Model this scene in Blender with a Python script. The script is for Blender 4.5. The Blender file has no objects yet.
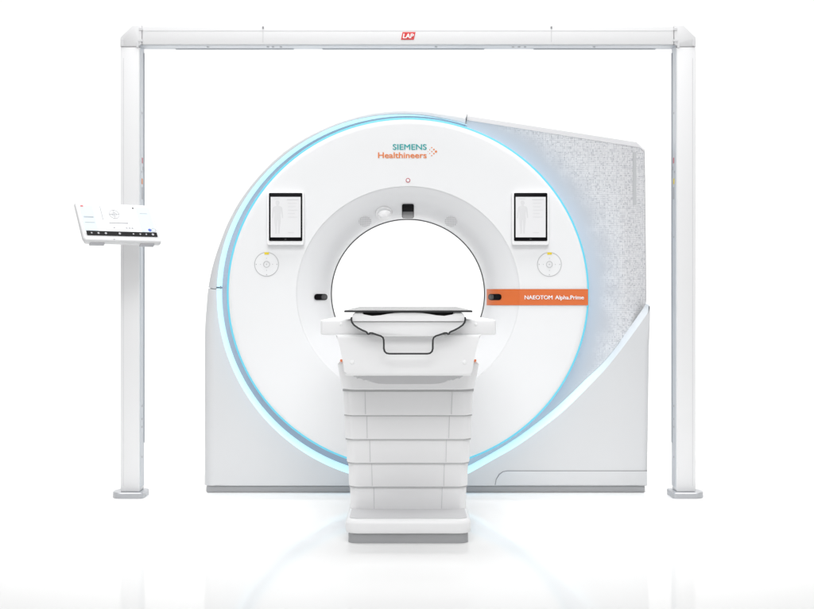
import bpy, bmesh, math, random
from mathutils import Vector, Matrix

random.seed(4)
PI = math.pi
sc = bpy.context.scene
COL = sc.collection
CAM_D, F = 7.5, 1425.0          # camera stands 7.5 m before the scanner front, 1 m above the floor


def W(px, py, Y):
    """measured point of the photograph at the real depth Y (metres behind the scanner front)"""
    s = (Y + CAM_D) / F
    return Vector(((px - 408) * s, Y, 1.0 - (py - 304.5) * s))


# ------------------------------------------------------------------ materials
def new_mat(name):
    m = bpy.data.materials.new(name)
    m.use_nodes = True
    nt = m.node_tree
    return m, nt, nt.nodes['Principled BSDF']


def plastic(name, col, rough=0.35, spec=0.5, metal=0.0, coat=0.0, grain=0.0, vary=0.03):
    m, nt, b = new_mat(name)
    b.inputs['Roughness'].default_value = rough
    b.inputs['Specular IOR Level'].default_value = spec
    b.inputs['Metallic'].default_value = metal
    b.inputs['Coat Weight'].default_value = coat
    b.inputs['Coat Roughness'].default_value = 0.08
    tc = nt.nodes.new('ShaderNodeTexCoord')
    nz = nt.nodes.new('ShaderNodeTexNoise')
    nz.inputs['Scale'].default_value = 3.0
    nz.inputs['Detail'].default_value = 4
    nt.links.new(tc.outputs['Object'], nz.inputs['Vector'])
    mx = nt.nodes.new('ShaderNodeMix')
    mx.data_type = 'RGBA'
    c = Vector(col)
    mx.inputs['A'].default_value = (*(c * (1 - vary)), 1)
    mx.inputs['B'].default_value = (*(c * (1 + vary)), 1)
    nt.links.new(nz.outputs['Fac'], mx.inputs['Factor'])
    nt.links.new(mx.outputs['Result'], b.inputs['Base Color'])
    mr = nt.nodes.new('ShaderNodeMapRange')
    mr.inputs['To Min'].default_value = max(0, rough - 0.05)
    mr.inputs['To Max'].default_value = rough + 0.05
    nt.links.new(nz.outputs['Fac'], mr.inputs['Value'])
    nt.links.new(mr.outputs['Result'], b.inputs['Roughness'])
    if grain:
        n2 = nt.nodes.new('ShaderNodeTexNoise')
        n2.inputs['Scale'].default_value = 900
        nt.links.new(tc.outputs['Object'], n2.inputs['Vector'])
        bp = nt.nodes.new('ShaderNodeBump')
        bp.inputs['Strength'].default_value = grain
        bp.inputs['Distance'].default_value = 0.0004
        nt.links.new(n2.outputs['Fac'], bp.inputs['Height'])
        nt.links.new(bp.outputs['Normal'], b.inputs['Normal'])
    return m


def glow(name, col, strength, base=(0.8, 0.85, 0.9)):
    m, nt, b = new_mat(name)
    b.inputs['Base Color'].default_value = (*base, 1)
    b.inputs['Roughness'].default_value = 0.4
    b.inputs['Emission Color'].default_value = (*col, 1)
    b.inputs['Emission Strength'].default_value = strength
    return m


M = {}
M['white'] = plastic('white_lacquer', (0.80, 0.805, 0.815), 0.34, grain=0.05, vary=0.012)
M['disc'] = plastic('white_front_lacquer', (0.82, 0.825, 0.832), 0.30, grain=0.05, vary=0.01)
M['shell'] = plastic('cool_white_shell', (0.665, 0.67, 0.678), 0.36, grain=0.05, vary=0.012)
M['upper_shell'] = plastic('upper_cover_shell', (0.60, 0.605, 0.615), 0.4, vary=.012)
M['corner'] = plastic('corner_white', (0.68, 0.68, 0.685), 0.42, vary=.01)
M['table'] = plastic('table_white_plastic', (0.86, 0.86, 0.865), 0.38, grain=0.08, vary=0.012)
M['table_bright'] = plastic('table_bright_plastic', (0.92, 0.92, 0.925), 0.34, vary=0.01)
M['post'] = plastic('powder_coated_white', (0.79, 0.79, 0.795), 0.42, grain=0.1, vary=0.01)
M['rail'] = plastic('anodised_grey_rail', (0.40, 0.42, 0.45), 0.42, metal=0.3)
M['plinth'] = plastic('grey_plinth', (0.38, 0.385, 0.395), 0.5, vary=0.04)
M['foot'] = plastic('grey_cast_base', (0.50, 0.51, 0.53), 0.38, metal=0.5, vary=0.04)
M['seam'] = plastic('seam_grey', (0.30, 0.30, 0.31), 0.6)
M['lightseam'] = plastic('pale_seam_grey', (0.66, 0.66, 0.67), 0.6)
M['dark'] = plastic('dark_grey', (0.06, 0.06, 0.065), 0.45)
M['black'] = plastic('black_gloss', (0.004, 0.004, 0.005), 0.3, spec=.08, vary=0.1)
M['monitor'] = plastic('monitor_white', (0.66, 0.66, 0.665), 0.36, vary=0.01)
M['belly'] = plastic('shaded_underside', (0.60, 0.60, 0.61), 0.5)  # darker grey paints in the shade under the skirt
M['shade_strip'] = plastic('grey_shade_strip', (0.45, 0.45, 0.455), 0.6)  # for added strips that paint shadow lines under the column pieces
M['step_shade'] = plastic('grey_step_shade', (0.62, 0.62, 0.63), 0.5)  # grey that stands in for the table's shade on the step
M['trim'] = plastic('pale_trim', (0.43, 0.43, 0.44), 0.4, vary=.01)
M['smoke'] = plastic('smoked_glass', (0.05, 0.05, 0.052), 0.18)
M['rubber'] = plastic('black_rubber', (0.025, 0.026, 0.028), 0.5)
M['carbon'] = plastic('dark_carbon_fibre', (0.022, 0.023, 0.025), 0.28, coat=0.2)
M['orange'] = plastic('orange_print', (0.70, 0.155, 0.035), 0.4)
M['orange_text'] = plastic('orange_lettering', (0.74, 0.22, 0.06), 0.45)
M['teal'] = plastic('teal_lettering', (0.03, 0.36, 0.36), 0.45)
M['white_print'] = plastic('white_print', (0.88, 0.88, 0.88), 0.45)
M['red'] = plastic('red_print', (0.66, 0.045, 0.045), 0.45)
M['pink'] = plastic('pale_red_print', (0.55, 0.17, 0.2), 0.5)
M['yellow'] = plastic('yellow_print', (0.80, 0.62, 0.03), 0.5)
M['blue'] = plastic('blue_print', (0.05, 0.10, 0.45), 0.5)
M['screen_grey'] = plastic('screen_grey', (0.52, 0.52, 0.53), 0.4)
M['print_grey'] = plastic('pale_grey_print', (0.42, 0.42, 0.44), 0.5)
M['speaker'] = plastic('perforated_grey', (0.55, 0.55, 0.56), 0.7)
M['channel'] = plastic('blue_grey_channel', (0.42, 0.41, 0.45), 0.45)
M['screen'] = glow('tablet_screen_glass', (1, 1, 1.0), 0.2, (0.6, 0.6, 0.61))
M['screen_blue'] = glow('pale_blue_screen', (0.85, 0.93, 1.0), 0.22, (0.62, 0.70, 0.76))
M['led_line'] = glow('cyan_light_line', (0.16, 0.68, 0.86), 0.52, (0.08, 0.35, 0.45))
M['led_strip'] = glow('cyan_led_strip', (0.32, 0.66, 1.0), 2.3, (0.5, 0.8, 0.9))
M['lamp_orange'] = glow('orange_lamp', (1.0, 0.25, 0.08), 0.3, (0.7, 0.2, 0.08))


def side_panel_material():
    """light grey panel printed with a fine mesh of white dashes that fades out toward the ring"""
    m, nt, b = new_mat('printed_mesh_panel')
    N, L = nt.nodes.new, nt.links.new
    tc = N('ShaderNodeTexCoord')

    def math_(op, a, c):
        n = N('ShaderNodeMath')
        n.operation = op
        for i, v in enumerate((a, c)):
            if isinstance(v, (int, float)):
                n.inputs[i].default_value = v
            else:
                L(v, n.inputs[i])
        return n.outputs[0]
    def dashes(sx, sz, seed, hx, hz, keep):
        """1 inside the printed dash of a cell, for the share of cells that carry one"""
        mp = N('ShaderNodeMapping')
        mp.inputs['Scale'].default_value = (sx, 0, sz)
        mp.inputs['Location'].default_value = (seed, 0, seed * 1.7)
        L(tc.outputs['Object'], mp.inputs['Vector'])
        fl = N('ShaderNodeVectorMath')
        fl.operation = 'FLOOR'
        L(mp.outputs['Vector'], fl.inputs[0])
        fr = N('ShaderNodeVectorMath')
        fr.operation = 'FRACTION'
        L(mp.outputs['Vector'], fr.inputs[0])
        wn = N('ShaderNodeTexWhiteNoise')
        wn.noise_dimensions = '3D'
        L(fl.outputs['Vector'], wn.inputs['Vector'])
        sp = N('ShaderNodeSeparateXYZ')
        L(fr.outputs['Vector'], sp.inputs[0])
        inx = math_('LESS_THAN', math_('ABSOLUTE', math_('SUBTRACT', sp.outputs[0], .5), 0), hx)
        inz = math_('LESS_THAN', math_('ABSOLUTE', math_('SUBTRACT', sp.outputs[2], .5), 0), hz)
        return math_('MULTIPLY', math_('MULTIPLY', inx, inz), math_('GREATER_THAN', wn.outputs['Value'], keep)), wn.outputs['Value']
    h, hv = dashes(66, 145, 0.37, .44, .29, .40)
    v, vv = dashes(145, 66, 7.13, .29, .44, .55)
    q_, qv = dashes(145, 145, 3.31, .32, .32, .25)
    patt = math_('MAXIMUM', math_('MAXIMUM', math_('MULTIPLY', h, .9), math_('MULTIPLY', v, .9)), math_('MULTIPLY', q_, .75))
    mr = N('ShaderNodeMapRange')
    L(patt, mr.inputs['Value'])
    # distance from the ring, in ring radii
    mp = N('ShaderNodeMapping')
    mp.inputs['Scale'].default_value = (1 / 0.9526, 0, 1 / 0.926)
    mp.inputs['Location'].default_value = (0, 0, -1.058 / 0.926)
    L(tc.outputs['Object'], mp.inputs['Vector'])
    ln = N('ShaderNodeVectorMath')
    ln.operation = 'LENGTH'
    L(mp.outputs['Vector'], ln.inputs[0])
    big = N('ShaderNodeTexNoise')
    big.inputs['Scale'].default_value = 9
    L(tc.outputs['Object'], big.inputs['Vector'])
    dist = math_('ADD', ln.outputs['Value'], math_('MULTIPLY', math_('SUBTRACT', big.outputs['Fac'], 0.5), 0.16))
    mk = N('ShaderNodeMapRange')
    mk.interpolation_type = 'SMOOTHSTEP'
    mk.inputs['From Min'].default_value = 1.06
    mk.inputs['From Max'].default_value = 1.22
    L(dist, mk.inputs['Value'])
    fac = math_('MULTIPLY', mr.outputs['Result'], mk.outputs['Result'])
    mx = N('ShaderNodeMix')
    mx.data_type = 'RGBA'
    mx.inputs['A'].default_value = (0.535, 0.54, 0.565, 1)
    mx.inputs['B'].default_value = (0.80, 0.80, 0.81, 1)
    L(fac, mx.inputs['Factor'])
    L(mx.outputs['Result'], b.inputs['Base Color'])
    b.inputs['Roughness'].default_value = 0.42
    return m


M['mesh_panel'] = side_panel_material()


def glow_chamfer_material():
    """chamfer that has the ring light painted in as glow close to the ring and turns to plain white away from it"""
    m, nt, b = new_mat('glow_chamfer_edge')
    N, L = nt.nodes.new, nt.links.new
    tc = N('ShaderNodeTexCoord')
    mp = N('ShaderNodeMapping')
    mp.inputs['Scale'].default_value = (1 / 0.9526, 0, 1 / 0.926)
    mp.inputs['Location'].default_value = (0, 0, -1.058 / 0.926)
    L(tc.outputs['Object'], mp.inputs['Vector'])
    ln = N('ShaderNodeVectorMath')
    ln.operation = 'LENGTH'
    L(mp.outputs['Vector'], ln.inputs[0])
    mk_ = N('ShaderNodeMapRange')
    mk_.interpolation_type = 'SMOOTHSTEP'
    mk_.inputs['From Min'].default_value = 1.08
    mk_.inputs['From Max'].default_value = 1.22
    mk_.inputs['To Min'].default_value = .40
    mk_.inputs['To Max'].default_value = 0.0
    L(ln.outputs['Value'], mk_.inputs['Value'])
    L(mk_.outputs['Result'], b.inputs['Emission Strength'])  # emission stands in for LED light falling on the shell edge
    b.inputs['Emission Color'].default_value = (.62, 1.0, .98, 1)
    b.inputs['Base Color'].default_value = (.74, .755, .765, 1)
    b.inputs['Roughness'].default_value = .4
    return m


M['glow_chamfer'] = glow_chamfer_material()

def grille_material():
    m, nt, b = new_mat('perforated_speaker_grille')
    N, L = nt.nodes.new, nt.links.new
    tc = N('ShaderNodeTexCoord')
    mp = N('ShaderNodeMapping')
    mp.inputs['Scale'].default_value = (115, 0, 115)
    L(tc.outputs['Object'], mp.inputs['Vector'])
    vo = N('ShaderNodeTexVoronoi')
    vo.inputs['Scale'].default_value = 1.0
    vo.inputs['Randomness'].default_value = 0.0
    L(mp.outputs['Vector'], vo.inputs['Vector'])
    cr = N('ShaderNodeValToRGB')
    cr.color_ramp.elements[0].position = .28
    cr.color_ramp.elements[0].color = (.48, .48, .49, 1)
    cr.color_ramp.elements[1].position = .40
    cr.color_ramp.elements[1].color = (.78, .78, .79, 1)
    L(vo.outputs['Distance'], cr.inputs['Fac'])
    L(cr.outputs['Color'], b.inputs['Base Color'])
    b.inputs['Roughness'].default_value = .5
    return m


M['grille'] = grille_material()

# ------------------------------------------------------------------ object helpers


def root(name, label, cat, loc=(0, 0, 0), group=None):
    o = bpy.data.objects.new(name, None)
    o.empty_display_size = 0.1
    COL.objects.link(o)
    o.location = loc
    o['label'] = label
    o['category'] = cat
    if group:
        o['group'] = group
    return o


def base_of(o):
    v = Vector((0, 0, 0))
    while o is not None:
        v += o.location
        o = o.parent
    return v


def mk(name, bm, mat, parent=None, smooth=35, label=None):
    """link a bmesh given in world coordinates as ONE mesh object under its parent"""
    bmesh.ops.remove_doubles(bm, verts=bm.verts, dist=1e-6)
    bmesh.ops.recalc_face_normals(bm, faces=bm.faces)
    off = base_of(parent)
    bmesh.ops.translate(bm, verts=bm.verts, vec=-off)
    me = bpy.data.meshes.new(name)
    bm.to_mesh(me)
    bm.free()
    for p in me.polygons:
        p.use_smooth = True
    me.set_sharp_from_angle(angle=math.radians(smooth))
    me.materials.append(mat if not isinstance(mat, str) else M[mat])
    o = bpy.data.objects.new(name, me)
    COL.objects.link(o)
    if parent is not None:
        o.parent = parent
    if label:
        o['label'] = label
    return o


def loft(bm, rows, close_u=False, close_v=False):
    """quads between rows of points"""
    vr = [[bm.verts.new(p) for p in r] for r in rows]
    n, m = len(vr), len(vr[0])
    for i in range(n if close_u else n - 1):
        for j in range(m if close_v else m - 1):
            a, b_ = vr[i], vr[(i + 1) % n]
            try:
                bm.faces.new((a[j], a[(j + 1) % m], b_[(j + 1) % m], b_[j]))
            except ValueError:
                pass
    return vr


def box(bm, c, s, bevel=0.0, seg=2, rot=None):
    r = bmesh.ops.create_cube(bm, size=1.0)
    vs = r['verts']
    for v in vs:
        v.co = Vector((v.co.x * s[0], v.co.y * s[1], v.co.z * s[2]))
    if bevel:
        es = list({e for v in vs for e in v.link_edges})
        rb = bmesh.ops.bevel(bm, geom=es, offset=bevel, segments=seg, affect='EDGES', profile=0.5)
        vs = list({v for v in rb['verts']} | {v for v in vs if v.is_valid})
    for v in vs:
        if rot is not None:
            v.co = rot @ v.co
        v.co += Vector(c)
    return vs


def prism(pts, y0, y1, bevel=0.0, seg=3, pts_back=None):
    """closed outline of (x, z) metres at depth y0 extruded straight back to y1, front edge rounded"""
    bm = bmesh.new()
    f = [bm.verts.new((p[0], y0, p[1])) for p in pts]
    bk = [bm.verts.new((p[0], y1, p[1])) for p in (pts_back or pts)]
    front = bm.faces.new(f)
    bm.faces.new(list(reversed(bk)))
    n = len(f)
    for i in range(n):
        bm.faces.new((f[(i + 1) % n], f[i], bk[i], bk[(i + 1) % n]))
    if bevel:
        bmesh.ops.bevel(bm, geom=list(front.edges), offset=bevel, segments=seg, affect='EDGES', profile=0.5,
                        clamp_overlap=True)
    return bm


def px_poly(pts, Y):
    return [(W(a, b_, Y).x, W(a, b_, Y).z) for a, b_ in pts]


def mirror(pts, cx=408):
    """left half (top to bottom) completed with its mirror image"""
    return pts + [(2 * cx - a, b_) for a, b_ in reversed(pts)]


def rrect(x0, x1, y0, y1, r, n=4):
    out = []
    for cx, cy, a0 in ((x1 - r, y1 - r, 0), (x0 + r, y1 - r, PI / 2), (x0 + r, y0 + r, PI), (x1 - r, y0 + r, 1.5 * PI)):
        for k in range(n + 1):
            a = a0 + PI / 2 * k / n
            out.append((cx + r * math.cos(a), cy + r * math.sin(a)))
    return out


def tube(bm, pts, r, n=10, closed=False):
    pts = [Vector(p) for p in pts]
    m = len(pts)
    rows = []
    up = Vector((0, 1, 0))
    for i, p in enumerate(pts):
        if closed:
            t = pts[(i + 1) % m] - pts[i - 1]
        else:
            t = pts[min(i + 1, m - 1)] - pts[max(i - 1, 0)]
        t.normalize()
        a = t.cross(up)
        if a.length < 1e-4:
            a = t.cross(Vector((1, 0, 0)))
        a.normalize()
        b_ = t.cross(a).normalized()
        up = -b_ if (-b_).dot(up) > b_.dot(up) else b_
        rows.append([p + a * math.cos(2 * PI * k / n) * r + b_ * math.sin(2 * PI * k / n) * r for k in range(n)])
    vr = loft(bm, rows, closed, True)
    if not closed:
        bm.faces.new(vr[0])
        bm.faces.new(list(reversed(vr[-1])))


def spline(pts, n):
    """Catmull-Rom through pts, resampled to n points evenly along its length"""
    P = [Vector((p[0], p[1])) for p in pts]
    P = [2 * P[0] - P[1]] + P + [2 * P[-1] - P[-2]]
    d = []
    for i in range(1, len(P) - 2):
        for k in range(16):
            t = k / 16
            a, b_, c, e = P[i - 1], P[i], P[i + 1], P[i + 2]
            d.append(0.5 * (2 * b_ + (c - a) * t + (2 * a - 5 * b_ + 4 * c - e) * t * t + (3 * b_ - a - 3 * c + e) * t ** 3))
    d.append(P[-2])
    return resample(d, n)


def resample(pts, n):
    P = [Vector((p[0], p[1])) for p in pts]
    L = [0]
    for i in range(1, len(P)):
        L.append(L[-1] + (P[i] - P[i - 1]).length)
    out, j = [], 0
    for k in range(n):
        s = L[-1] * k / (n - 1)
        while j < len(P) - 2 and L[j + 1] < s:
            j += 1
        seg = L[j + 1] - L[j]
        t = 0 if seg == 0 else (s - L[j]) / seg
        out.append(P[j].lerp(P[j + 1], min(1, max(0, t))))
    return [(p.x, p.y) for p in out]


def ell(cx, cy, rx, ry, Y, n=160, a0=0.0, a1=2 * PI, closed=True):
    k = n if closed else n - 1
    return [Vector((cx + rx * math.cos(a0 + (a1 - a0) * i / k), Y, cy + ry * math.sin(a0 + (a1 - a0) * i / k)))
            for i in range(n)]


def text(name, body, x0, x1, ybase, ycap, Y, mat, parent, bold=0.0, shear=0.0, thick=0.0005):
    """lettering fitted between two columns, baseline to capital height (photo measures at depth Y)"""
    def geo(s):
        cu = bpy.data.curves.new('letters', 'FONT')
        cu.body = s
        cu.size = 1
        cu.shear = shear
        cu.extrude = 0.02
        o = bpy.data.objects.new('letters', cu)
        COL.objects.link(o)
        dg = bpy.context.evaluated_depsgraph_get()
        me = bpy.data.meshes.new_from_object(o.evaluated_get(dg))
        bpy.data.objects.remove(o)
        bpy.data.curves.remove(cu)
        return me
    cap = geo('H')
    ch = max(v.co.y for v in cap.vertices)
    bpy.data.meshes.remove(cap)
    me = geo(body)
    xa, xb = min(v.co.x for v in me.vertices), max(v.co.x for v in me.vertices)
    A, B = W(x0, ybase, Y), W(x1, ycap, Y)
    bm = bmesh.new()
    for k in range(3 if bold else 1):
        dx = (0, -1, 1)[k] * bold
        n0 = len(bm.verts)
        bm.from_mesh(me)
        bm.verts.ensure_lookup_table()
        for v in bm.verts[n0:]:
            x, y, z = v.co
            v.co = Vector((A.x + (x + dx - xa) / (xb - xa) * (B.x - A.x), Y + (-z / 0.02) * (thick + k * .00025),
                           A.z + (y + (0, .6, -.6)[k] * bold) / ch * (B.z - A.z)))
    bpy.data.meshes.remove(me)
    return mk(name, bm, mat, parent, smooth=20)


# ------------------------------------------------------------------ CT scanner
scanner = root('ct_scanner', 'large white scanner gantry with round bore, cyan light ring and orange stripe', 'medical scanner')
CZ = 1.0 + 11 / 190.0
RX, RY = 180.7 / 190.0, 175.3 / 190.0          # rim of the front disc
FX, FY = 111.5 / 190.0, 107 / 190.0        # outer edge of the flare
TX, TY, TD, A0 = 0.418, 0.4065, 0.235, 0.30   # throat radii, depth


def funnel(a):
    k = (1 - math.sin(a)) / (1 - math.sin(A0))
    return TX + (FX - TX) * k, TY + (FY - TY) * k, 0.004 + TD * (math.cos(A0) - math.cos(a)) / math.cos(A0)


def surf(px, py, lift=0.0025):
    """point of the front disc or the flare seen at a measured place, lifted off the surface"""
    p = W(px, py, 0.0)
    if (p.x / FX) ** 2 + ((p.z - CZ) / FY) ** 2 >= 1:
        q = p
    else:
        lo, hi = A0, PI / 2
        for _ in range(40):
            a = (lo + hi) / 2
            rx, ry, Y = funnel(a)
            q = W(px, py, Y)
            if (q.x / rx) ** 2 + ((q.z - CZ) / ry) ** 2 < 1:
                lo = a
            else:
                hi = a
    n = (Vector((0, -CAM_D, 1)) - q).normalized()
    return q + n * lift


def patch(name, x0, x1, y0, y1, mat, parent=None, r=0.0, lift=0.004, nx=30, ny=8, label=None):
    """a thin applique lying on the front surface"""
    bm = bmesh.new()
    rows = []
    for j in range(ny + 1):
        y = y0 + (y1 - y0) * j / ny
        ins = 0
        if r:
            e = min(j / ny, 1 - j / ny) * (y1 - y0)
            if e < r:
                ins = r - math.sqrt(max(0, r * r - (r - e) ** 2))
        rows.append([surf(x0 + ins + (x1 - x0 - 2 * ins) * i / nx, y, lift) for i in range(nx + 1)])
    loft(bm, rows)
    r2 = bmesh.ops.solidify(bm, geom=bm.faces[:], thickness=0.0015)
    return mk(name, bm, mat, parent or scanner, label=label)


NE = 192
# front disc
bm = bmesh.new()
prof = [(FX + .0002, FY + .0002, .010), (FX + .0002, FY + .0002, .0016), (FX + .0025, FY + .0025, 0.0)]
for t in (.25, .5, .75):
    prof.append((FX + (RX - .035 - FX) * t, FY + (RY - .035 - FY) * t, 0.0))
prof += [(RX - .035, RY - .035, 0.0), (RX - .022, RY - .022, .0015), (RX - .012, RY - .012, .005), (RX - .006, RY - .006, .011),
         (RX - .006, RY - .006, .03), (RX - .035, RY - .035, .034), (RX - .035, RY - .035, .13)]
loft(bm, [ell(0, CZ, a, b_, y, NE) for a, b_, y in prof], False, True)
front = mk('front_panel', bm, 'disc', scanner, smooth=28)
# cyan light line round the rim
bm = bmesh.new()
loft(bm, [ell(0, CZ, RX + a, RY + a, y, NE) for a, y in ((-.0055, .011), (.001, .0125), (.0046, .017), (.0046, .030), (-.0055, .030))], True, True)
mk('light_line', bm, 'led_line', scanner)
# LED strip hidden behind the lip
bm = bmesh.new()
loft(bm, [ell(0, CZ, RX + a, RY + a, y, NE) for a, y in ((-.034, .036), (-.022, .036), (-.022, .060), (-.034, .060))], True, True)
mk('led_strip', bm, 'led_strip', scanner)
# floor of the channel round the disc
bm = bmesh.new()
# flare of the bore
bm = bmesh.new()
rows = [ell(0, CZ, FX, FY, .010, NE), ell(0, CZ, FX, FY, .0035, NE), ell(0, CZ, FX - .0015, FY - .0015, .0026, NE)]
for k in range(25):
    a = A0 + 0.04 + (PI / 2 - A0 - 0.04) * k / 24
    rx, ry, y = funnel(a)
    rows.append(ell(0, CZ, rx, ry, y, NE))
loft(bm, rows, False, True)
mk('bore_flare', bm, 'white', scanner)
bm = bmesh.new()
loft(bm, [ell(0, CZ, TX + a, TY + a, .004 + TD + y, NE) for a, y in ((-.0005, -.004), (-.0055, .001), (-.0055, .006), (.012, .016), (.012, 0))], True, True)
mk('bore_seal', bm, 'dark', scanner)
bm = bmesh.new()
loft(bm, [ell(0, CZ, TX + a, TY + a, y, NE) for a, y in ((.004, .25), (.012, .30), (.06, .75), (.20, .955))], False, True)
mk('bore_tunnel', bm, 'white', scanner)

# shell round the disc: outlines measured at the shell front
YI, YO, YB = .12, .07, .95
ns = 40


def ring_px(rx, rt, rb, a):
    """image ellipse round the ring centre with different upper and lower heights; a = 0 right, pi/2 up"""
    s = math.sin(a)
    return (408 + rx * math.cos(a), 293.5 - (rt if s > 0 else rb) * s)


def seg_in(a0, a1, n):
    return [ring_px(186, 177.6, 182, a0 + (a1 - a0) * i / (n - 1)) for i in range(n)]


def seg_out(a0, a1, n):
    return [ring_px(191.2, 180.9, 189.5, a0 + (a1 - a0) * i / (n - 1)) for i in range(n)]


bm = bmesh.new()
ang = [2 * PI * k / NE for k in range(NE)]
loft(bm, [[Vector((math.cos(a) * (RX - .04), .128, CZ + math.sin(a) * (RY - .04))) for a in ang],
          [W(*ring_px(188, 180.6, 184, a), .128) for a in ang]], False, True)
mk('light_channel', bm, 'channel', scanner)
OUT_L = [(204, 485), (204, 440), (204, 395), (204, 350), (204.3, 330), (205.6, 310), (208.2, 287), (214.3, 265), (222, 242),
         (231, 221), (244, 198.3), (263, 174.6), (286, 152.8), (309, 138), (333, 126.6), (354, 119), (375, 113.8), (392, 111.6), (408, 111),
         (425, 111.4), (440, 112.6), (466, 115.6)]
OUT_L = [(x - (1.3 if y < 280 else 0) * min(1, (408 - x) / 120) if x < 408 else x, y - (.9 if y < 230 and x < 440 else 0)) for x, y in OUT_L]
out_left = spline(OUT_L, 400)
i_seam = min(range(400), key=lambda i: abs(out_left[i][1] - 287) + (0 if out_left[i][0] < 300 else 999))
up_out = resample(list(reversed(out_left[i_seam:])), 90)
lo_out = resample(list(reversed(out_left[:i_seam + 1])), ns)
a_seam = PI - 0.035
a_top = math.radians(71.5)


def shell_piece(A, B, O, name, gap0=False, gap1=False):
    """loft: channel edge -> lit chamfer -> front face -> rounded edge -> side wall"""
    n = len(A)
    O3 = [W(x, y, YO + .03) for x, y in O]
    N2 = []
    for i in range(n):
        t = O3[min(i + 1, n - 1)] - O3[max(i - 1, 0)]
        t1 = (O3[min(i + 1, n - 1)] - O3[i])
        t0 = (O3[i] - O3[max(i - 1, 0)])
        if t0.length < 1e-9:
            t0 = t1
        if t1.length < 1e-9:
            t1 = t0
        n0 = Vector((t0.z, 0, -t0.x)).normalized()
        n1 = Vector((t1.z, 0, -t1.x)).normalized()
        nn = (n0 + n1).normalized()
        N2.append(nn / max(.5, nn.dot(n0)))
    ctr = Vector((0, 0, 1.0))
    sgn = 1 if (O3[n // 2] - ctr).dot(N2[n // 2]) < 0 else -1
    rows = [[], [], [], [], []]
    br = .055
    arcs = [[] for _ in range(6)]
    sup = []
    for i in range(n):
        a, b_ = W(*A[i], YI), W(*B[i], YO)
        o = O3[i].copy()
        nn = N2[i] * sgn
        rows[0].append(a + Vector((0, .014, 0)))
        rows[1].append(a)
        rows[2].append(b_)
        room = math.hypot(b_.x - o.x, b_.z - o.z)
        up_ = 1.0
        if O[i][1] > 484.99:
            if 205 < O[i][0] < 646:
                up_ = 0.0
                nn = Vector((0, 0, 1))
            else:
                nn = Vector((1.0 if O[i][0] < 300 else -1.0, 0, 0))
        if O[i][0] > 600:
            up_ *= min(1.0, max(0.0, (O[i][1] - 312) / 40.0)) * .5
        r = max(.0015, min(br, room * .8) * up_)
        rows[3].append(Vector((b_.x, YO, b_.z)) + (Vector((o.x, 0, o.z)) - Vector((b_.x, 0, b_.z))) * .04)
        sup.append(Vector((o.x, YO, o.z)) + nn * min(r + .008, room * .9))
        for k in range(6):
            t = PI / 2 * k / 5
            q = o + nn * r * (1 - math.sin(t))
            q.y = YO + r * (1 - math.cos(t))
            arcs[k].append(q)
        e = o.copy()
        e.y = YB
        rows[4].append(e)
    bm = bmesh.new()
    allrows = [rows[2], rows[3], sup] + arcs + [rows[4]]
    loft(bm, allrows)
    bm2 = bmesh.new()
    loft(bm2, rows[:3])
    return bm, bm2


# upper cover: from the top seam round to the left seam
nA = 90
Au, Bu = seg_in(a_top, a_seam - .002, nA), seg_out(a_top, a_seam - .002, nA)
for i in range(nA):                      # the lit chamfer thins out toward the top seam
    k = min(1.0, max(0.12, (a_top + (a_seam - a_top) * i / (nA - 1) - a_top - .05) / .6))
    Bu[i] = (Au[i][0] + (Bu[i][0] - Au[i][0]) * k, Au[i][1] + (Bu[i][1] - Au[i][1]) * k)
b1, b2 = shell_piece(Au, Bu, up_out, 'upper_cover')
cov = mk('upper_cover', b1, 'upper_shell', scanner)
mk('glow_chamfer', b2, 'glow_chamfer', cov)
# lower cover: left seam, bottom, up to the tip at the right
d = .0065
lo_out2 = [(lo_out[0][0] - .1, lo_out[0][1] + .8)] + lo_out[1:]
aBL, = (PI + math.radians(42),)
aBE = 1.5 * PI + math.radians(19)
A1, B1 = seg_in(a_seam + d, aBL, ns), seg_out(a_seam + d, aBL, ns)
curve_in = seg_in(aBL, aBE, 40) + [(490, 454), (511.7, 441), (532, 426.5), (553, 410), (570, 394.5), (584, 380.7), (608, 357), (641, 312), (646, 303.5)]
curve_out = seg_out(aBL, aBE, 40) + [(494.5, 459), (513, 448.5), (529, 437.8), (556.5, 417), (572, 403.2), (587.6, 387.6), (611.7, 361.7), (646, 315.5), (649.2, 305)]
ci, co = spline(curve_in, 160), spline(curve_out, 160)
A = A1 + ci[1:]
B = B1 + co[1:]
kBR = 118
O = lo_out2 + resample([(226, 485), (626, 485)], kBR - 2) + [(647, 485)] + resample([(647, 485), (648.2, 400), (649.3, 306)], 160 - kBR + 1)[1:]
b1, b2 = shell_piece(A, B, O, 'lower_cover')
cov = mk('lower_cover', b1, 'shell', scanner)
mk('glow_chamfer', b2, 'glow_chamfer', cov)
# dark joint behind the seams
bm = bmesh.new()
p0, p1 = W(210.2, 287.4, .10), W(221, 287.4, .10)
box(bm, ((p0.x + p1.x) / 2, .50, p0.z), (p1.x - p0.x, .80, .016))
mk('cover_joint', bm, 'seam', scanner)

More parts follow.
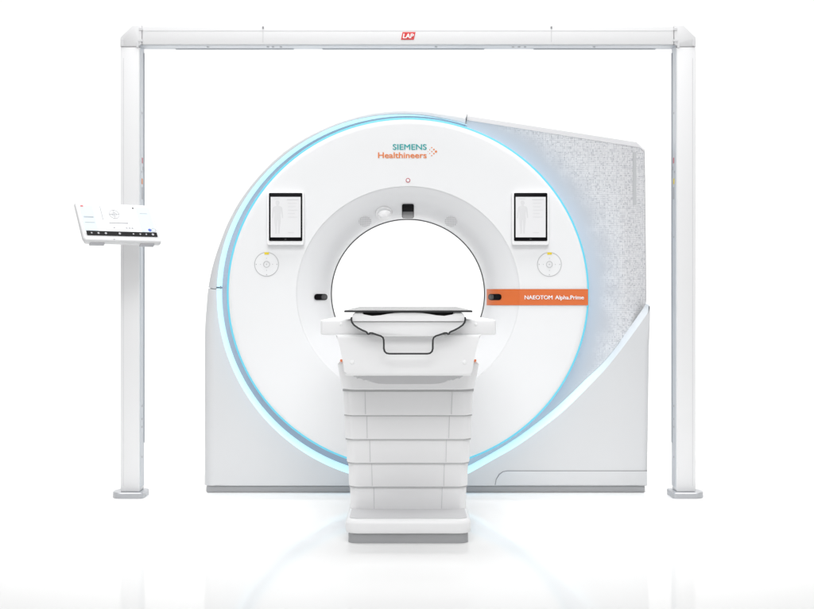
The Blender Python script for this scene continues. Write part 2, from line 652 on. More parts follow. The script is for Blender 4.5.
# printed side panel, right of the disc
n1, n2, n3 = 50, 50, 50
SP_top = [(466.5, 120), (520, 128.5), (580, 137.9), (632, 146.2), (640.5, 147.8)]
SP_right = [(644.5, 152), (645.4, 225), (646.2, 301)]
sp_out = resample(SP_top, n1) + resample(SP_right, n2) + resample(list(reversed([p for p in ci if p[0] > 466])), n3)
sp_in = []
tot = len(sp_out)
aa0, aa1 = math.radians(71.2), math.radians(-71)
for i in range(tot):
    # spread the inner curve by the angle of the outer point
    x, y = sp_out[i]
    a = math.atan2((293.5 - y), (x - 408))
    sp_in.append((408 + 175.5 * math.cos(a), 293.5 - 171 * math.sin(a)))
bm = bmesh.new()
rows = []
K = 24
for j in range(K + 1):
    r = []
    for i in range(tot):
        t = j / K
        x = sp_in[i][0] + (sp_out[i][0] - sp_in[i][0]) * t
        y = sp_in[i][1] + (sp_out[i][1] - sp_in[i][1]) * t
        Y = .1185
        if x > 618:
            Y += ((x - 618) / 28) ** 2 * .085
        r.append(W(x, y, Y))
    rows.append(r)
loft(bm, rows)
mk('side_panel', bm, 'mesh_panel', scanner)
# faint dark slot near the panel's right edge
bm = bmesh.new()
yy = .1185 + ((634.5 - 618) / 28) ** 2 * .085 - .003
q = [W(633, 152, yy - .004), W(636.4, 152, yy + .009), W(636.4, 205, yy + .009), W(633, 205, yy - .004)]
bm.faces.new([bm.verts.new(p) for p in q])
bmesh.ops.solidify(bm, geom=bm.faces[:], thickness=0.001)
mk('side_marking', bm, plastic('faint_grey_marking', (0.57, 0.58, 0.59), .5), scanner)
# pale edge trim over the side panel and the right wall
tin = resample([(466.8, 120.2), (632, 146.4), (640.5, 148)], 40) + resample([(644.3, 152), (645.2, 225), (646.0, 302)], 30)
tout = resample([(466.8, 115.8), (629, 141), (636.5, 142.2)], 40) + resample([(644.9, 150), (645.8, 225), (646.6, 302)], 30)
bm = bmesh.new()
rows = [[], [], [], []]
for i in range(len(tin)):
    x, y = tin[i]
    Y = .1185 + (((x - 618) / 28) ** 2 * .085 if x > 618 else 0)
    rows[0].append(W(x, y, Y + .006))
    rows[1].append(W(x, y, Y - .002))
    o = W(*tout[i], Y + .045)
    rows[2].append(o)
    rows[3].append(Vector((o.x, YB, o.z)))
loft(bm, rows)
mk('edge_trim', bm, 'trim', scanner)
bm = bmesh.new()
p = W(466, 118, .10)
a, b_ = W(465.3, 121, .095), W(467.2, 114.6, .095)
tube(bm, [a, b_, b_ + Vector((0, .25, -.01))], .0022, 6)
mk('cover_seam', bm, 'seam', scanner)

# rear cover with the rear opening of the tunnel
full = [W(x, y, YO + .03) for x, y in out_left[::4]] + [W(*p, .15) for p in resample(tout, 60)] + \
       [W(649, 330, .1), W(648.4, 400, .1), W(647, 485, .1)] + [W(x, 485, .1) for x in (560, 480, 408, 330, 260)]
bm = bmesh.new()
r0, r1 = [], []
for p in full:
    a = math.atan2((p.z - CZ) / TY, p.x / TX)
    r0.append(Vector((p.x, YB, p.z)))
    r1.append(Vector((math.cos(a) * (TX + .2), YB + .004, CZ + math.sin(a) * (TY + .2))))
loft(bm, [r0, r1], False, True)
mk('rear_cover', bm, 'white', scanner)

# plinth
pl = [W(206.2, 484, .08).x, W(645, 484, .08).x]
zt = W(408, 485.5, .08).z
bm = bmesh.new()
box(bm, ((pl[0] + pl[1]) / 2, .08 + .42, zt / 2), (pl[1] - pl[0], .84, zt - .001), .006, 2)
mk('plinth', bm, 'plinth', scanner)

# service panel low on the right
def service(grow):
    return px_poly([(495.3 - grow, 485), (496.3 - grow, 479.5 - grow * .3), (499.3 - grow, 474.5 - grow), (503 - grow * .5, 471.8 - grow),
                    (507.5, 471 - grow), (647.2, 471 - grow), (646.8, 485)], YO)
mk('panel_gap', prism(service(.55), YO - .001, YO + .006), 'seam', scanner)
mk('service_panel', prism(service(-.25), YO - .0035, YO + .006, .0012, 2), 'shell', scanner)

# orange stripe with its name, sensors, lamps and lettering
stripe = patch('accent_stripe', 486.6, 588.2, 289.1, 305.2, 'orange', nx=80, ny=8, lift=.004)
text('model_name', 'NAEOTOM', 524.7, 552.4, 299.3, 295.5, -.0062, 'white_print', stripe, bold=.022)
text('model_name', 'Alpha.Prime', 555.2, 583.8, 299.3, 295.5, -.0062, 'white_print', stripe, bold=.022)
for s in (-1, 1):
    cx = 408 + s * 86.8 - (.3 if s < 0 else 0)
    w = patch('laser_window', cx - 6.6, cx + 6.6, 293.9, 300.1, 'black', r=2.6, lift=.0065, ny=12)
    patch('pane_or_reflection', cx + (0.6 if s < 0 else -6.0), cx + (5.6 if s < 0 else -1.0), 294.6, 299.4, 'smoke', w, r=1.6, lift=.009, nx=6, ny=8)
w = patch('laser_window', 402, 413.9, 204.2, 218.2, 'black', r=1.0, lift=.006, nx=10, ny=14)
patch('pane_or_reflection', 402.6, 413.3, 211.6, 217.6, plastic('pane_reflection', (.10, .10, .105), .3), w, lift=.009, nx=8, ny=6)  # lower grey strip paints a reflection onto the black window
# camera dome
c = surf(384, 213.2, 0)
bm = bmesh.new()
bmesh.ops.create_uvsphere(bm, u_segments=32, v_segments=20, radius=1)
for v in bm.verts:
    v.co = Vector((v.co.x * .037, v.co.y * .026, v.co.z * .029)) + c
dome = mk('camera_dome', bm, 'table_bright', scanner)
bm = bmesh.new()
rows = []
for rr, l in ((6.6, .002), (8.6, .006), (8.9, .003)):
    rows.append([surf(384 + rr * math.cos(t) * .95, 213.4 + rr * .78 * math.sin(t), l) for t in [2 * PI * k / 40 for k in range(40)]])
loft(bm, rows, False, True)
mk('dome_collar', bm, 'table', dome)
# loudspeaker perforations either side
for cx in (365, 451):
    bm = bmesh.new()
    rows = [[surf(cx + rr * math.cos(t) * 1.0, 221.5 + rr * .86 * math.sin(t), .0012) for t in [2 * PI * k / 40 for k in range(40)]] for rr in (.02, 2.2, 4.4, 6.3)]
    loft(bm, rows, False, True)
    mk('speaker_grille', bm, 'grille', scanner)
# status lamp
bm = bmesh.new()
c = W(408, 180.4, 0)
loft(bm, [ell(c.x, c.z, r, r, y, 32) for r, y in ((.0085, 0), (.0085, -.002), (.0122, -.002), (.0122, 0))], True, True)
lamp = mk('status_light', bm, 'pink', scanner)
bm = bmesh.new()
loft(bm, [ell(c.x, c.z, r, r, y, 32) for r, y in ((.0001, -.0032), (.006, -.0028), (.0082, -.0006))], False, True)
mk('lamp_lens', bm, 'white_print', lamp)
# maker's wordmark
text('maker_name', 'SIEMENS', 392.9, 426.5, 149.7, 144.3, -.001, 'teal', scanner, bold=.022)
text('maker_name', 'Healthineers', 378.2, 426.5, 158.0, 152.4, -.001, 'orange_text', scanner, bold=.022)
bm = bmesh.new()
for x, y, r in ((431.7, 147.6, .62), (433.9, 149.5, .8), (436.0, 151.6, 1.15), (433.9, 153.6, .8), (431.7, 155.6, .62), (429.7, 149.7, .5),
                (431.8, 151.6, .62), (429.7, 153.5, .5), (427.9, 151.6, .3)):
    q = W(x, y, -.001)
    rows = [ell(q.x, q.z, rr, rr, yy, 16) for rr, yy in ((.0002, -.0012), (r / 190, -.0012), (r / 190, .001))]
    loft(bm, rows, False, True)
mk('maker_emblem', bm, 'orange_text', scanner)

# control dials under the tablets
for cx, cy in ((266.6, 264.3), (549.4, 264.4)):
    c = W(cx, cy, 0)
    bm = bmesh.new()
    R = 12.3 / 190
    loft(bm, [ell(c.x, c.z, r, r, y, 64) for r, y in ((R - .0035, .0), (R - .0025, -.0015), (R, -.0015), (R, 0))], False, True)
    dial = mk('control_dial', bm, 'screen_grey', scanner)
    bm = bmesh.new()
    loft(bm, [ell(c.x, c.z, r, r, y, 64) for r, y in ((.0003, -.0006), (R - .004, -.0006))], False, True)
    mk('dial_face', bm, 'disc', dial)
    bm = bmesh.new()
    r = 3.3 / 190
    loft(bm, [ell(c.x, c.z, q, q, y, 40) for q, y in ((r - .003, -.0006), (r - .003, -.003), (r, -.003), (r, -.0006))], False, True)
    loft(bm, [ell(c.x, c.z, q, q, y, 12) for q, y in ((.0002, -.002), (.003, -.002), (.003, -.0006))], False, True)
    mk('centre_button', bm, 'screen_grey', dial)
    for a in range(4):
        for rr, w_ in ((6.0, .0032), (10.3, .0042)):
            x, z = c.x + math.cos(a * PI / 2) * rr / 190, c.z + math.sin(a * PI / 2) * rr / 190
            if a == 1 and rr > 8:
                continue
            bm = bmesh.new()
            box(bm, (x, -.0016, z), (w_, .001, w_), 0, rot=None)
            mk('arrow_mark', bm, 'print_grey', dial)
    bm = bmesh.new()
    q = W(cx + .1, cy - 10.9, 0)
    box(bm, (q.x, -.0022, q.z), (.024, .0016, .012), .0007, 1)
    mk('dial_badge', bm, 'yellow', dial)

# ------------------------------------------------------------------ tablets docked on the front
def figure(px, py, h):
    """plain outline of a standing body, left half top to bottom"""
    k = h / 22.0
    half = [(0, -11), (-.9, -10.8), (-1.35, -9.8), (-1.2, -8.7), (-.7, -8), (-.8, -7.5), (-2.6, -6.9), (-3.2, -6), (-3.5, -2.5), (-3.7, .6),
            (-3.1, .8), (-2.7, -1.8), (-2.3, -4.2), (-2.0, -1), (-2.2, .8), (-2.0, 4), (-1.6, 7), (-1.4, 10.2), (-1.6, 11), (-.5, 11), (-.4, 7), (-.15, 2)]
    return [(px + a * k, py + b_ * k) for a, b_ in half] + [(px - a * k, py + b_ * k) for a, b_ in reversed(half[1:])]


tab_group = 'tablets docked on the scanner front'
YC = -.030
for bx0, bx1, lab in ((268.9, 302.3, 'black bezel tablet in white case left of the bore opening'),
                      (514.0, 547.4, 'black bezel tablet in white case above the orange stripe')):
    c = W((bx0 + bx1) / 2, 218, YC)
    t = root('docked_tablet', lab, 'tablet', (c.x, 0, W(0, 245, YC).z), tab_group)
    bm = prism(px_poly(rrect(bx0 - 2.0, bx1 + 1.6, 191.6, 245.0, 2.0), YC), YC, -.0015, .006, 3)
    mk('case', bm, 'table_bright', t)
    bz = mk('bezel', prism(px_poly(rrect(bx0, bx1, 192.9, 241.0, 1.1), YC - .003), YC - .003, YC + .004, .0012, 2), 'black', t)
    bm = bmesh.new()
    q = W((bx0 + bx1) / 2, 239.2, YC - .004)
    box(bm, q, (.011, .0016, .0045), .0006, 1)
    mk('home_button', bm, 'smoke', bz)
    scn = mk('screen', prism(px_poly([(bx0 + 1.7, 237.3), (bx0 + 1.7, 196.9), (bx1 - 1.7, 196.9), (bx1 - 1.7, 237.3)], YC - .0045), YC - .0045, YC), 'screen', t)
    mk('body_figure', prism(px_poly(figure(bx0 + 8.6, 217, 33), YC - .0055), YC - .0055, YC - .004), plastic('figure_grey', (.71, .71, .72), .5), scn)
    lm = plastic('line_grey', (.70, .70, .71), .5)
    for k, (xa, xb, y, hh) in enumerate(((18, 29.5, 199.6, .9), (19, 28, 203.2, .35), (4.5, 11, 198.6, .4), (19, 27, 206.6, .35), (19, 29, 210, .35),
                                         (19, 26, 213.4, .35), (19, 28.5, 217, .35), (19, 25, 232.5, .5))):
        a, b_ = W(bx0 + xa, y, YC - .0052), W(bx0 + xb, y, YC - .0052)
        bm = bmesh.new()
        box(bm, ((a.x + b_.x) / 2, YC - .0052, a.z), (b_.x - a.x, .001, hh / 190))
        mk('screen_line', bm, lm, scn)

# ------------------------------------------------------------------ patient table
table = root('patient_table', 'white patient table on stepped lifting column before the scanner', 'patient table', (0, -1.1, 0))
YT = -1.75
# long upper body and cross wing
mk('table_body', prism(px_poly(rrect(320.2, 495.8, 319.6, 335.0, 2.2), -1.70), -1.70, -.36, .012, 3), 'table', table)
# tabletop board
bt = px_poly([(344.2, 312.3), (343.8, 311.9), (343.8, 310.7), (344.6, 310.3), (471.4, 310.3), (472.2, 310.7), (472.2, 311.9), (471.8, 312.3)], -1.80)
bk = [(x * .96, z + .012) for x, z in bt]
mk('table_top', prism(bt, -1.80, -.30, .0015, 1, bk), 'carbon', table)
mk('board_carrier', prism(px_poly([(363.2, 316.6), (362.8, 312.2), (453.2, 312.2), (452.8, 316.6)], -1.745), -1.745, -.40), 'rubber', table)
# white end cap with its two shoulders and crown
cap = [(351.8, 321.4), (351.0, 317.6), (352.8, 314.0), (354.4, 312.5), (362.6, 312.5), (363.0, 315.4), (372, 315.9), (380, 315.3), (387, 314.0), (394, 313.1), (401, 312.7)]
mk('end_cap', prism(px_poly(mirror(cap), -1.79), -1.79, -1.66, .004, 3), 'table_bright', table)
nose = [(351.8, 321.7), (353.2, 324.3), (357.5, 327.5), (363.5, 330.6), (367.5, 332.4), (374, 334.6), (380, 336.4)]
mk('end_nose', prism(px_poly(mirror(nose), -1.775), -1.775, -1.66, .004, 3), 'table', table)
# front skirt hanging below the wing
sk = [(334.8, 334.5), (337.0, 339), (339.2, 346), (341.0, 354), (342.9, 364), (344.0, 372), (345.2, 375.8)]
mk('front_skirt', prism(px_poly(mirror(sk), -1.72), -1.72, -.50, .012, 3), 'table', table)
bl = [(352.5, 374.5), (353.5, 377), (357.5, 377.6), (359, 378.6), (364, 379), (366.5, 380.6), (372, 382.3), (378, 383.6), (386, 384)]
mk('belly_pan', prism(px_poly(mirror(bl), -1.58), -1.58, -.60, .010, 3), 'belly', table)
# black handle
hp = [(351.2, 317), (351.0, 319.6), (351.7, 322.4), (353.6, 325), (357.5, 327.8), (362, 330.2), (365.4, 331.6), (366.6, 332.4), (367.2, 333.9), (368.5, 334.2), (369.6, 333.0), (371.5, 332.9), (377, 334.9), (380.5, 336.0),
      (382.6, 337.6), (383.4, 340), (383.5, 344), (383.5, 348.6), (384.3, 351.4), (386.2, 353.2), (389, 353.7), (398, 353.7)]
hp = mirror(hp)
h3 = [W(x, y, -1.797 if 322 < y else -1.80) for x, y in hp]
bm = bmesh.new()
tube(bm, h3, .0036, 10)
mk('handle', bm, 'rubber', table)
for cx, cy, Y in ((351.8, 362.1, -1.722), (464.2, 362.1, -1.722), (340.6, 324.2, -1.702), (475.4, 324.2, -1.702)):
    c = W(cx, cy, Y)
    bm = bmesh.new()
    r = .0085 if cy > 340 else .006
    loft(bm, [ell(c.x, c.z, q, q, Y + y, 24) for q, y in ((.0002, -.004), (r * .7, -.0035), (r, -.001), (r, .004))], False, True)
    mk('screw_cap', bm, 'table_bright', table)


def plan(x0, x1, y0, y1, r, n=6):
    return rrect(x0, x1, y0, y1, r, n)


def block(xt, xb, ztop, zbot, yf, yb, r, lip=.004, inset_back=0):
    """column piece: rounded rectangle in plan, tapering a little from top to bottom half-width"""
    bm = bmesh.new()
    rows = []
    for hw, z, dd in ((xt - lip, ztop, lip), (xt, ztop - lip, 0), (xb, zbot + lip, 0), (xb - lip * .6, zbot, lip * .6)):
        rows.append([Vector((x, y, z)) for x, y in plan(-hw, hw, yf + dd, yb - dd, r)])
    vr = loft(bm, rows, False, True)
    bm.faces.new(vr[0])
    bm.faces.new(list(reversed(vr[-1])))
    return bm


def hw(p0, Y):
    return (408 - p0) * (Y + CAM_D) / F


yc = -1.33
mk('column_collar', block(hw(336.8, yc), hw(341.2, yc), W(0, 361.6, yc).z, W(0, 390.8, yc).z, yc, -.62, .05, .012), 'table', table)
for s in (-1, 1):
    bm = bmesh.new()
    c = W(408 + s * 66.9, 360.4, yc + .04)
    box(bm, (c.x, c.y, c.z), (.011, .03, .010), .004, 2)
    mk('indicator_light', bm, 'lamp_orange', table)
ys = [391.0, 415.3, 439.2, 463.0, 486.8, 512.0]
xs = [342.7, 344.0, 345.8, 347.8, 349.5]
seams = [(364.8, 452.0, 365.3, 451.2), (366.6, 449.2, 367.0, 448.6), (369.4, 446.2, 370, 445.8), (371.4, 444.2, 372, 443.6), (373.6, 442.0, 374.2, 441.4)]
for i in range(5):
    Y = yc + .014 + i * .013
    top = W(0, ys[i], Y).z + .03
    bot = W(0, ys[i + 1], Y).z
    if i == 4:
        bot = .085
    sg = mk('column_segment', block(hw(xs[i] - .2, Y), hw(xs[i] + .5, Y), top, bot, Y, -.66 - i * .01, .045, .005), 'table', table)
    if i < 4:
        bm = bmesh.new()
        wg = hw(xs[i] + .9, Y)
        vr = loft(bm, [[Vector((x, y, z)) for x, y in plan(-wg, wg, Y + .004, -.70, .042)] for z in (bot + .003, bot - .0042)], False, True)
        bm.faces.new(vr[-1])
        mk('shade_strip', bm, 'shade_strip', sg)  # added dark band, the shadow line below this segment
    a0, b0, a1, b1 = seams[i]
    for p, q in ((a0, a1), (b0, b1)):
        bm = bmesh.new()
        u, v = W(p, ys[i] + .6, Y), W(q, ys[i + 1] - 1.0 if i < 4 else 510.4, Y)
        tube(bm, [u, v], .0016, 6)
        mk('plate_seam', bm, 'lightseam', sg)
bm = bmesh.new()
wg = hw(341.9, yc)
zc = W(0, 390.8, yc).z
vr = loft(bm, [[Vector((x, y, z)) for x, y in plan(-wg, wg, yc + .004, -.66, .045)] for z in (zc + .003, zc - .0042)], False, True)
bm.faces.new(vr[-1])
mk('shade_strip', bm, 'shade_strip', table)  # same added shadow line below the collar
# step at the foot
Yb = -1.55
bm = bmesh.new()
rows = []
zt, zb = W(0, 519.0, Yb).z, W(0, 534, Yb).z
wf = hw(344.6, Yb)
for dz, dd in ((zt, .022), (zt - .004, .010), (zt - .012, .003), (zt - .022, 0), (zb + .010, .001), (zb + .003, .004), (zb, .010)):
    rows.append([Vector((x, y, dz)) for x, y in plan(-wf + dd, wf - dd, Yb + dd, -.58, .05)])
vr = loft(bm, rows, False, True)
bm.faces.new(vr[0])
bm.faces.new(list(reversed(vr[-1])))
stp = mk('step_base', bm, 'table', table)
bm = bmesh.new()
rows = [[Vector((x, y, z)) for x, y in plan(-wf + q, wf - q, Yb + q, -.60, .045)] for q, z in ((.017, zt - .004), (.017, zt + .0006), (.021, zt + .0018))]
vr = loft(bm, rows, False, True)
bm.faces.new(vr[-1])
mk('step_top_shade', bm, 'step_shade', stp)  # added sheet, shade from the table above painted on the step top
bm = bmesh.new()
w_ = hw(347.8, Yb + .02)
rows = [[Vector((x, y, z)) for x, y in plan(-w_, w_, Yb + .02, -.6, .04)] for z in (0.0005, zb + .002)]
vr = loft(bm, rows, False, True)
mk('base_plinth', bm, 'plinth', table)

# ------------------------------------------------------------------ laser bridge
YP = -.12
bridge = root('laser_bridge', 'white square profile gantry frame spanning over the scanner', 'laser bridge', (0, YP, 0))
DP = .128
SP = F / (YP + CAM_D)
x_o, x_i = 287.7 / SP, 268.6 / SP
zb_, zt_ = 1 + (304.5 - 44.6) / SP, 1 + (304.5 - 25.4) / SP
zj = 1 + (304.5 - 46.6) / SP
xj = 266.2 / SP
for s in (-1, 1):
    bm = bmesh.new()
    box(bm, (s * (x_o + x_i) / 2, YP + DP / 2, (zj - .0015 + .03) / 2), (x_o - x_i, DP, zj - .0015 - .03), .006, 3)
    post = mk('post', bm, 'post', bridge)
    bm = bmesh.new()
    box(bm, (s * (x_i - .001), YP + DP * .52, (zb_ + .05) / 2), (.004, DP * .86, zb_ - .05), .001, 1)
    mk('slot_rail', bm, plastic('pale_grey_rail', (.60, .62, .65), .42, metal=.2), post)
    bm = bmesh.new()
    box(bm, (s * (x_i - .004), YP + DP * .86, (zb_ + .25) / 2), (.004, DP * .14, zb_ - .30), 0)
    mk('cable_slot', bm, 'rail', post)
    # edge groove on the front
    bm = bmesh.new()
    for gx in (.016,):
        box(bm, (s * (x_o - gx), YP - .0003, zj / 2), (.0022, .0012, zj - .12))
    mk('front_groove', bm, plastic('groove_grey', (.62, .62, .63), .5), post)
    # foot plate with one rounded end
    xa, xb = s * 1.366, s * 1.537
    lo_, hi_ = min(xa, xb), max(xa, xb)
    bm = bmesh.new()
    rows = []
    for z, dd in ((.0005, 0), (.026, 0), (.030, .004)):
        r = []
        yf, yb = YP - .045 + dd, YP + DP + .03 - dd
        hh = (yb - yf) / 2
        for k in range(13):
            a = -PI / 2 + PI * k / 12
            r.append(Vector((s * (1.537 - .06 + (.06 - dd) * math.cos(a)), (yf + yb) / 2 + hh * math.sin(a), z)))
        for k in range(5):
            a = PI / 2 + PI / 2 * k / 4
            r.append(Vector((s * (1.366 + .02 + (.02 - dd) * math.cos(a)), yb - .02 + .02 * math.sin(a), z)))
        for k in range(5):
            a = PI + PI / 2 * k / 4
            r.append(Vector((s * (1.366 + .02 + (.02 - dd) * math.cos(a)), yf + .02 + .02 * math.sin(a), z)))
        rows.append(r)
    vr = loft(bm, rows, False, True)
    bm.faces.new(vr[-1])
    mk('foot_plate', bm, 'foot', bridge)
    # corner joint with its cut-off outer edge
    cut = .062
    pts = [(s * xj, zt_), (s * (x_o - cut), zt_), (s * x_o, zt_ - cut), (s * x_o, zj), (s * x_i, zj), (s * x_i, zb_), (s * xj, zb_)]
    bm = prism(pts, YP - .002, YP + DP + .002, .004, 2)
    cj = mk('corner_joint', bm, 'corner', bridge)
    for (x, z, w_, h_) in ((xj + .004, zt_ - .020, .020, .014), (xj + .006, zb_ + .020, .026, .012), (xj + .022, zb_ - .002, .013, .028),
                           (x_o - .011, zj + .020, .014, .036)):
        bm = bmesh.new()
        box(bm, (s * x, YP - .0032, z), (w_, .003, h_), .001, 1)
        mk('joint_clip', bm, 'lightseam', cj)
    # stickers and laser exits on the inner faces
    for (y0, y1, m_, off) in ((157.5, 163, 'pink', .35), (171, 173, 'print_grey', .2), (166, 169.5, 'print_grey', .55), (178.5, 184, 'yellow' if s > 0 else 'orange_text', .3), (187, 199, 'print_grey', .35),
                              (405, 407, 'print_grey', .3), (418, 420, 'print_grey', .3), (426, 428, 'print_grey', .3), (456, 458, 'print_grey', .3), (236, 238, 'print_grey', .3), (112, 114, 'print_grey', .3)):
        a, b_ = W(0, y0, YP + .05), W(0, y1, YP + .05)
        bm = bmesh.new()
        box(bm, (s * (x_i - .0035), YP + DP * off + .02, (a.z + b_.z) / 2), (.002, .026 if y1 - y0 > 3 else .012, abs(a.z - b_.z)), 0)
        mk('sticker', bm, m_, post)
bm = bmesh.new()
box(bm, (0, YP + DP / 2, (zt_ + zb_) / 2), (2 * xj - .003, DP, zt_ - zb_), .005, 3)
beam = mk('beam', bm, 'post', bridge)
bm = bmesh.new()
box(bm, (0, YP + DP * .52, zb_ - .001), (2 * x_i - .002, DP * .86, .004), .001, 1)
mk('slot_rail', bm, plastic('pale_grey_rail', (.56, .58, .61), .42, metal=.2), beam)
for a, b_ in ((-1.22, -.6), (-.45, .40), (.66, 1.3)):
    bm = bmesh.new()
    box(bm, ((a + b_) / 2, YP + DP * .87, zb_ - .004), (b_ - a, DP * .12, .004))
    mk('cable_slot', bm, 'rail', beam)
for px in (263.0, 551.4):
    bm = bmesh.new()
    a, b_ = W(px, 27.6, YP), W(px, 42.3, YP)
    box(bm, (a.x, YP - .0006, (a.z + b_.z) / 2), (.0045, .002, a.z - b_.z))
    j = mk('beam_joint', bm, 'lightseam', beam)
    bm = bmesh.new()
    box(bm, (a.x, YP - .0018, a.z), (.009, .003, .013), .001, 1)
    mk('joint_screw', bm, 'seam', beam)
bm = bmesh.new()
box(bm, (0, YP - .0004, zt_ - .028), (2 * xj - .01, .0012, .003))
mk('front_groove', bm, plastic('groove_pale', (.66, .66, .67), .5), beam)
logo = mk('logo_plate', prism(px_poly([(400.9, 39.7), (402.6, 32.1), (415.5, 32.1), (413.8, 39.7)], YP - .003), YP - .003, YP + .001, .0006, 1), 'red', bridge)
text('logo_letters', 'LAP', 402.9, 413.6, 38.2, 33.7, YP - .0042, 'white_print', logo, bold=.035, shear=.18)
for px in (208, 268, 273, 281, 436, 513, 519, 525, 594):
    q = W(px, 46, YP + .05)
    bm = bmesh.new()
    box(bm, (q.x, YP + .05, zb_ - .0042), (.012, .016, .003))
    mk('rail_screw', bm, 'print_grey', beam)

# ------------------------------------------------------------------ control monitor on the left post
mon_c = Vector((-1.452, -.36, 1.415))
mon = root('control_monitor', 'tilted white touch screen fixed to the left post of the frame', 'monitor', (mon_c.x, mon_c.y, mon_c.z - .12))
psi, tilt = math.radians(32), math.radians(35)
r_ = Vector((math.cos(psi), math.sin(psi), 0))
f_ = Vector((math.sin(psi), -math.cos(psi), 0))
dn = f_ * math.sin(tilt) + Vector((0, 0, -1)) * math.cos(tilt)
nrm = r_.cross(-dn).normalized()
if nrm.dot(f_) < 0:
    nrm = -nrm
MW, MH = .405, .232
RM = Matrix((r_, nrm, -dn)).transposed()      # local x right, y out of the glass, z up


def mloc(x, y, z):
    return mon_c + RM @ Vector((x, y, z))


def mbox(bm, x, y, z, sx, sy, sz, bev=0.0, seg=2):
    box(bm, mon_c + RM @ Vector((x, y, z)), (sx, sy, sz), bev, seg, RM)


bm = bmesh.new()
mbox(bm, 0, -.013, 0, MW, .026, MH, .010, 4)
mk('housing', bm, 'monitor', mon)
bm = bmesh.new()
mbox(bm, 0, -.006, -MH / 2 - .004, MW * .985, .034, .026, .011, 4)
lip = mk('lower_bezel', bm, 'monitor', mon)
for x in (-.135, .125):
    bm = bmesh.new()
    mbox(bm, x, -.012, -MH / 2 - .018, .075, .022, .010, .003, 2)
    mk('foot_pad', bm, 'print_grey', lip)
bm = bmesh.new()
mbox(bm, 0, .0008, .012, MW - .030, .002, MH - .045, 0)
scr = mk('screen', bm, plastic('monitor_glass', (.68, .69, .70), .3), mon)
for x, sx in ((-.150, .066), (.148, .072)):
    bm = bmesh.new()
    mbox(bm, x, .0022, .015, sx, .0012, .155)
    mk('side_column', bm, plastic('pale_blue_panel', (.55, .64, .70), .35), scr)
bm = bmesh.new()
mbox(bm, .004, .0026, -.078, .368, .002, .026)
bar = mk('icon_bar', bm, 'black', mon)
for x, s_ in ((-.155, .007), (-.120, .009), (-.082, .010), (-.010, .010), (.062, .007), (.098, .007), (.130, .007), (.165, .011)):
    c = mloc(x, .0040, -.078)
    bm = bmesh.new()
    rows = [[c + RM @ Vector((q * math.cos(t), y, q * math.sin(t))) for t in [2 * PI * k / 10 for k in range(10)]] for q, y in ((.0002, .0002), (s_ * .6, 0), (s_ * .6, -.0006))]
    loft(bm, rows, False, True)
    mk('icon', bm, 'print_grey', bar)


def mring(bm, x, z, r, w_, sq=1.0):
    rows = []
    for q, y in ((r - w_, .0018), (r - w_, .003), (r, .003), (r, .0018)):
        rows.append([mloc(x + q * math.cos(t), y, z + q * sq * math.sin(t)) for t in [2 * PI * k / 32 for k in range(32)]])
    loft(bm, rows, False, True)


bm = bmesh.new()
mring(bm, -.012, .045, .027, .0022)
mring(bm, -.012, .045, .012, .0016)
mbox(bm, -.012, .0024, .045, .0018, .001, .05)
mbox(bm, -.012, .0028, .045, .054, .001, .0018)
mk('round_diagram', bm, 'print_grey', scr)
for x, z, sx_, sz_ in ((-.078, .050, .0024, .085), (0, -.010, .10, .0026), (-.150, .02, .05, .002), (-.150, .025, .05, .002), (-.150, -.012, .05, .003), (.145, .055, .04, .002),
                       (-.03, -.040, .008, .006), (.035, -.040, .008, .006), (.05, -.040, .008, .006), (.065, -.040, .008, .006)):
    bm = bmesh.new()
    mbox(bm, x, .0032, z, sx_, .001, sz_)
    mk('screen_line', bm, 'print_grey', scr)
bm = bmesh.new()
mbox(bm, -.172, .0034, .090, .014, .0012, .007)
mk('warning_mark', bm, 'red', scr)
bm = bmesh.new()
mbox(bm, .095, .0034, .088, .007, .0012, .008)
mk('menu_mark', bm, 'dark', scr)
bm = bmesh.new()
mring(bm, .155, -.050, .009, .0088)
mk('blue_button', bm, 'blue', scr)
bm = bmesh.new()
mring(bm, .176, -.050, .013, .004)
mk('grey_button', bm, 'print_grey', scr)
bm = bmesh.new()
mbox(bm, -.05, .012, -MH / 2 - .004, .006, .002, .006)
mk('power_button', bm, 'print_grey', lip)
# bracket to the post
bm = bmesh.new()
a = mloc(0, -.024, -.01)
tube(bm, [a, Vector((-1.445, -.18, a.z - .02)), Vector((-1.445, YP + .005, a.z - .02))], .03, 16)
mk('bracket', bm, 'post', mon)

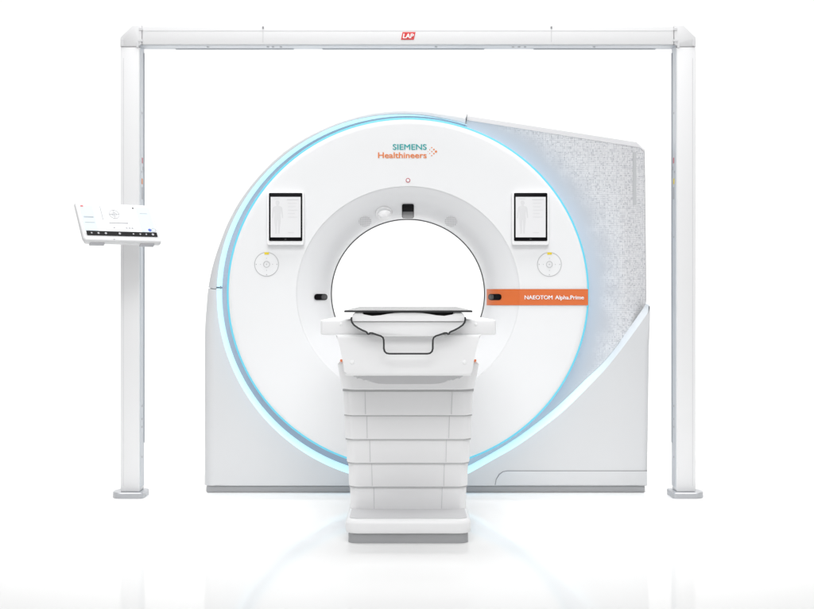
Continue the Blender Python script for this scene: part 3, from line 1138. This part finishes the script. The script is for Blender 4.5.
# ------------------------------------------------------------------ studio floor and backdrop (one seamless sheet)
bm = bmesh.new()
prof = [(-9, 0), (-6, 0), (-4, 0), (-2, 0), (0, 0), (2.2, 0)]
for k in range(1, 13):
    a = PI / 2 * k / 12
    prof.append((2.2 + 1.6 * math.sin(a), 1.6 * (1 - math.cos(a))))
prof += [(3.8, 3), (3.8, 5.5), (3.8, 8)]
loft(bm, [[Vector((x, y, z)) for x in (-9, -4, -1.5, 1.5, 4, 9)] for y, z in prof])
m, nt, b = new_mat('polished_white_floor')
b.inputs['Base Color'].default_value = (.90, .90, .895, 1)
b.inputs['IOR'].default_value = 1.105
b.inputs['Roughness'].default_value = .06
nz = nt.nodes.new('ShaderNodeTexNoise')
nz.inputs['Scale'].default_value = 2.5
nz.inputs['Detail'].default_value = 5
tc = nt.nodes.new('ShaderNodeTexCoord')
nt.links.new(tc.outputs['Object'], nz.inputs['Vector'])
mr = nt.nodes.new('ShaderNodeMapRange')
mr.inputs['To Min'].default_value = .05
mr.inputs['To Max'].default_value = .09
nt.links.new(nz.outputs['Fac'], mr.inputs['Value'])
nt.links.new(mr.outputs['Result'], b.inputs['Roughness'])
fl = mk('floor', bm, m, None, smooth=60)
fl['kind'] = 'structure'

# ------------------------------------------------------------------ light
w = bpy.data.worlds.new('World')
sc.world = w
w.use_nodes = True
w.node_tree.nodes['Background'].inputs['Color'].default_value = (.985, .99, 1.0, 1)
w.node_tree.nodes['Background'].inputs['Strength'].default_value = .345


def area(name, loc, target, sx, sy, power, spread=180, col=(1, 1, 1)):
    l = bpy.data.lights.new(name, 'AREA')
    l.shape = 'RECTANGLE'
    l.size, l.size_y = sx, sy
    l.energy = power
    l.color = col
    l.spread = math.radians(spread)
    o = bpy.data.objects.new(name, l)
    COL.objects.link(o)
    o.location = loc
    o.rotation_euler = (Vector(target) - Vector(loc)).to_track_quat('-Z', 'Y').to_euler()
    return o


area('overhead_softbox', (0, .05, 6.0), (0, .05, 0), 9, 4.6, 172, 108)
area('backdrop_softbox', (0, -.5, 6.5), (0, 3.8, 1.6), 13, 2.0, 190, 120)
area('front_softbox', (0, -4.4, 5.2), (0, 0, 2.2), 5, 2.0, 41, 75)
area('table_softbox', (0, -5.2, 2.7), (0, -1.5, .32), 3.0, 1.2, 8.0, 55)

# ------------------------------------------------------------------ camera
cam = bpy.data.cameras.new('camera')
cam.sensor_width = 36
cam.lens = 36 * F / 814
cam.clip_end = 100
co_ = bpy.data.objects.new('camera', cam)
COL.objects.link(co_)
co_.location = (-1 * CAM_D / F, -CAM_D, 1.0)
co_.rotation_euler = (PI / 2, 0, 0)
sc.camera = co_

sc.view_settings.view_transform = 'Standard'
sc.view_settings.look = 'None'
sc.view_settings.exposure = 0
sc.view_settings.gamma = 1
sc.render.engine = 'CYCLES'
sc.cycles.use_denoising = True
sc.cycles.max_bounces = 8
sc.cycles.diffuse_bounces = 5
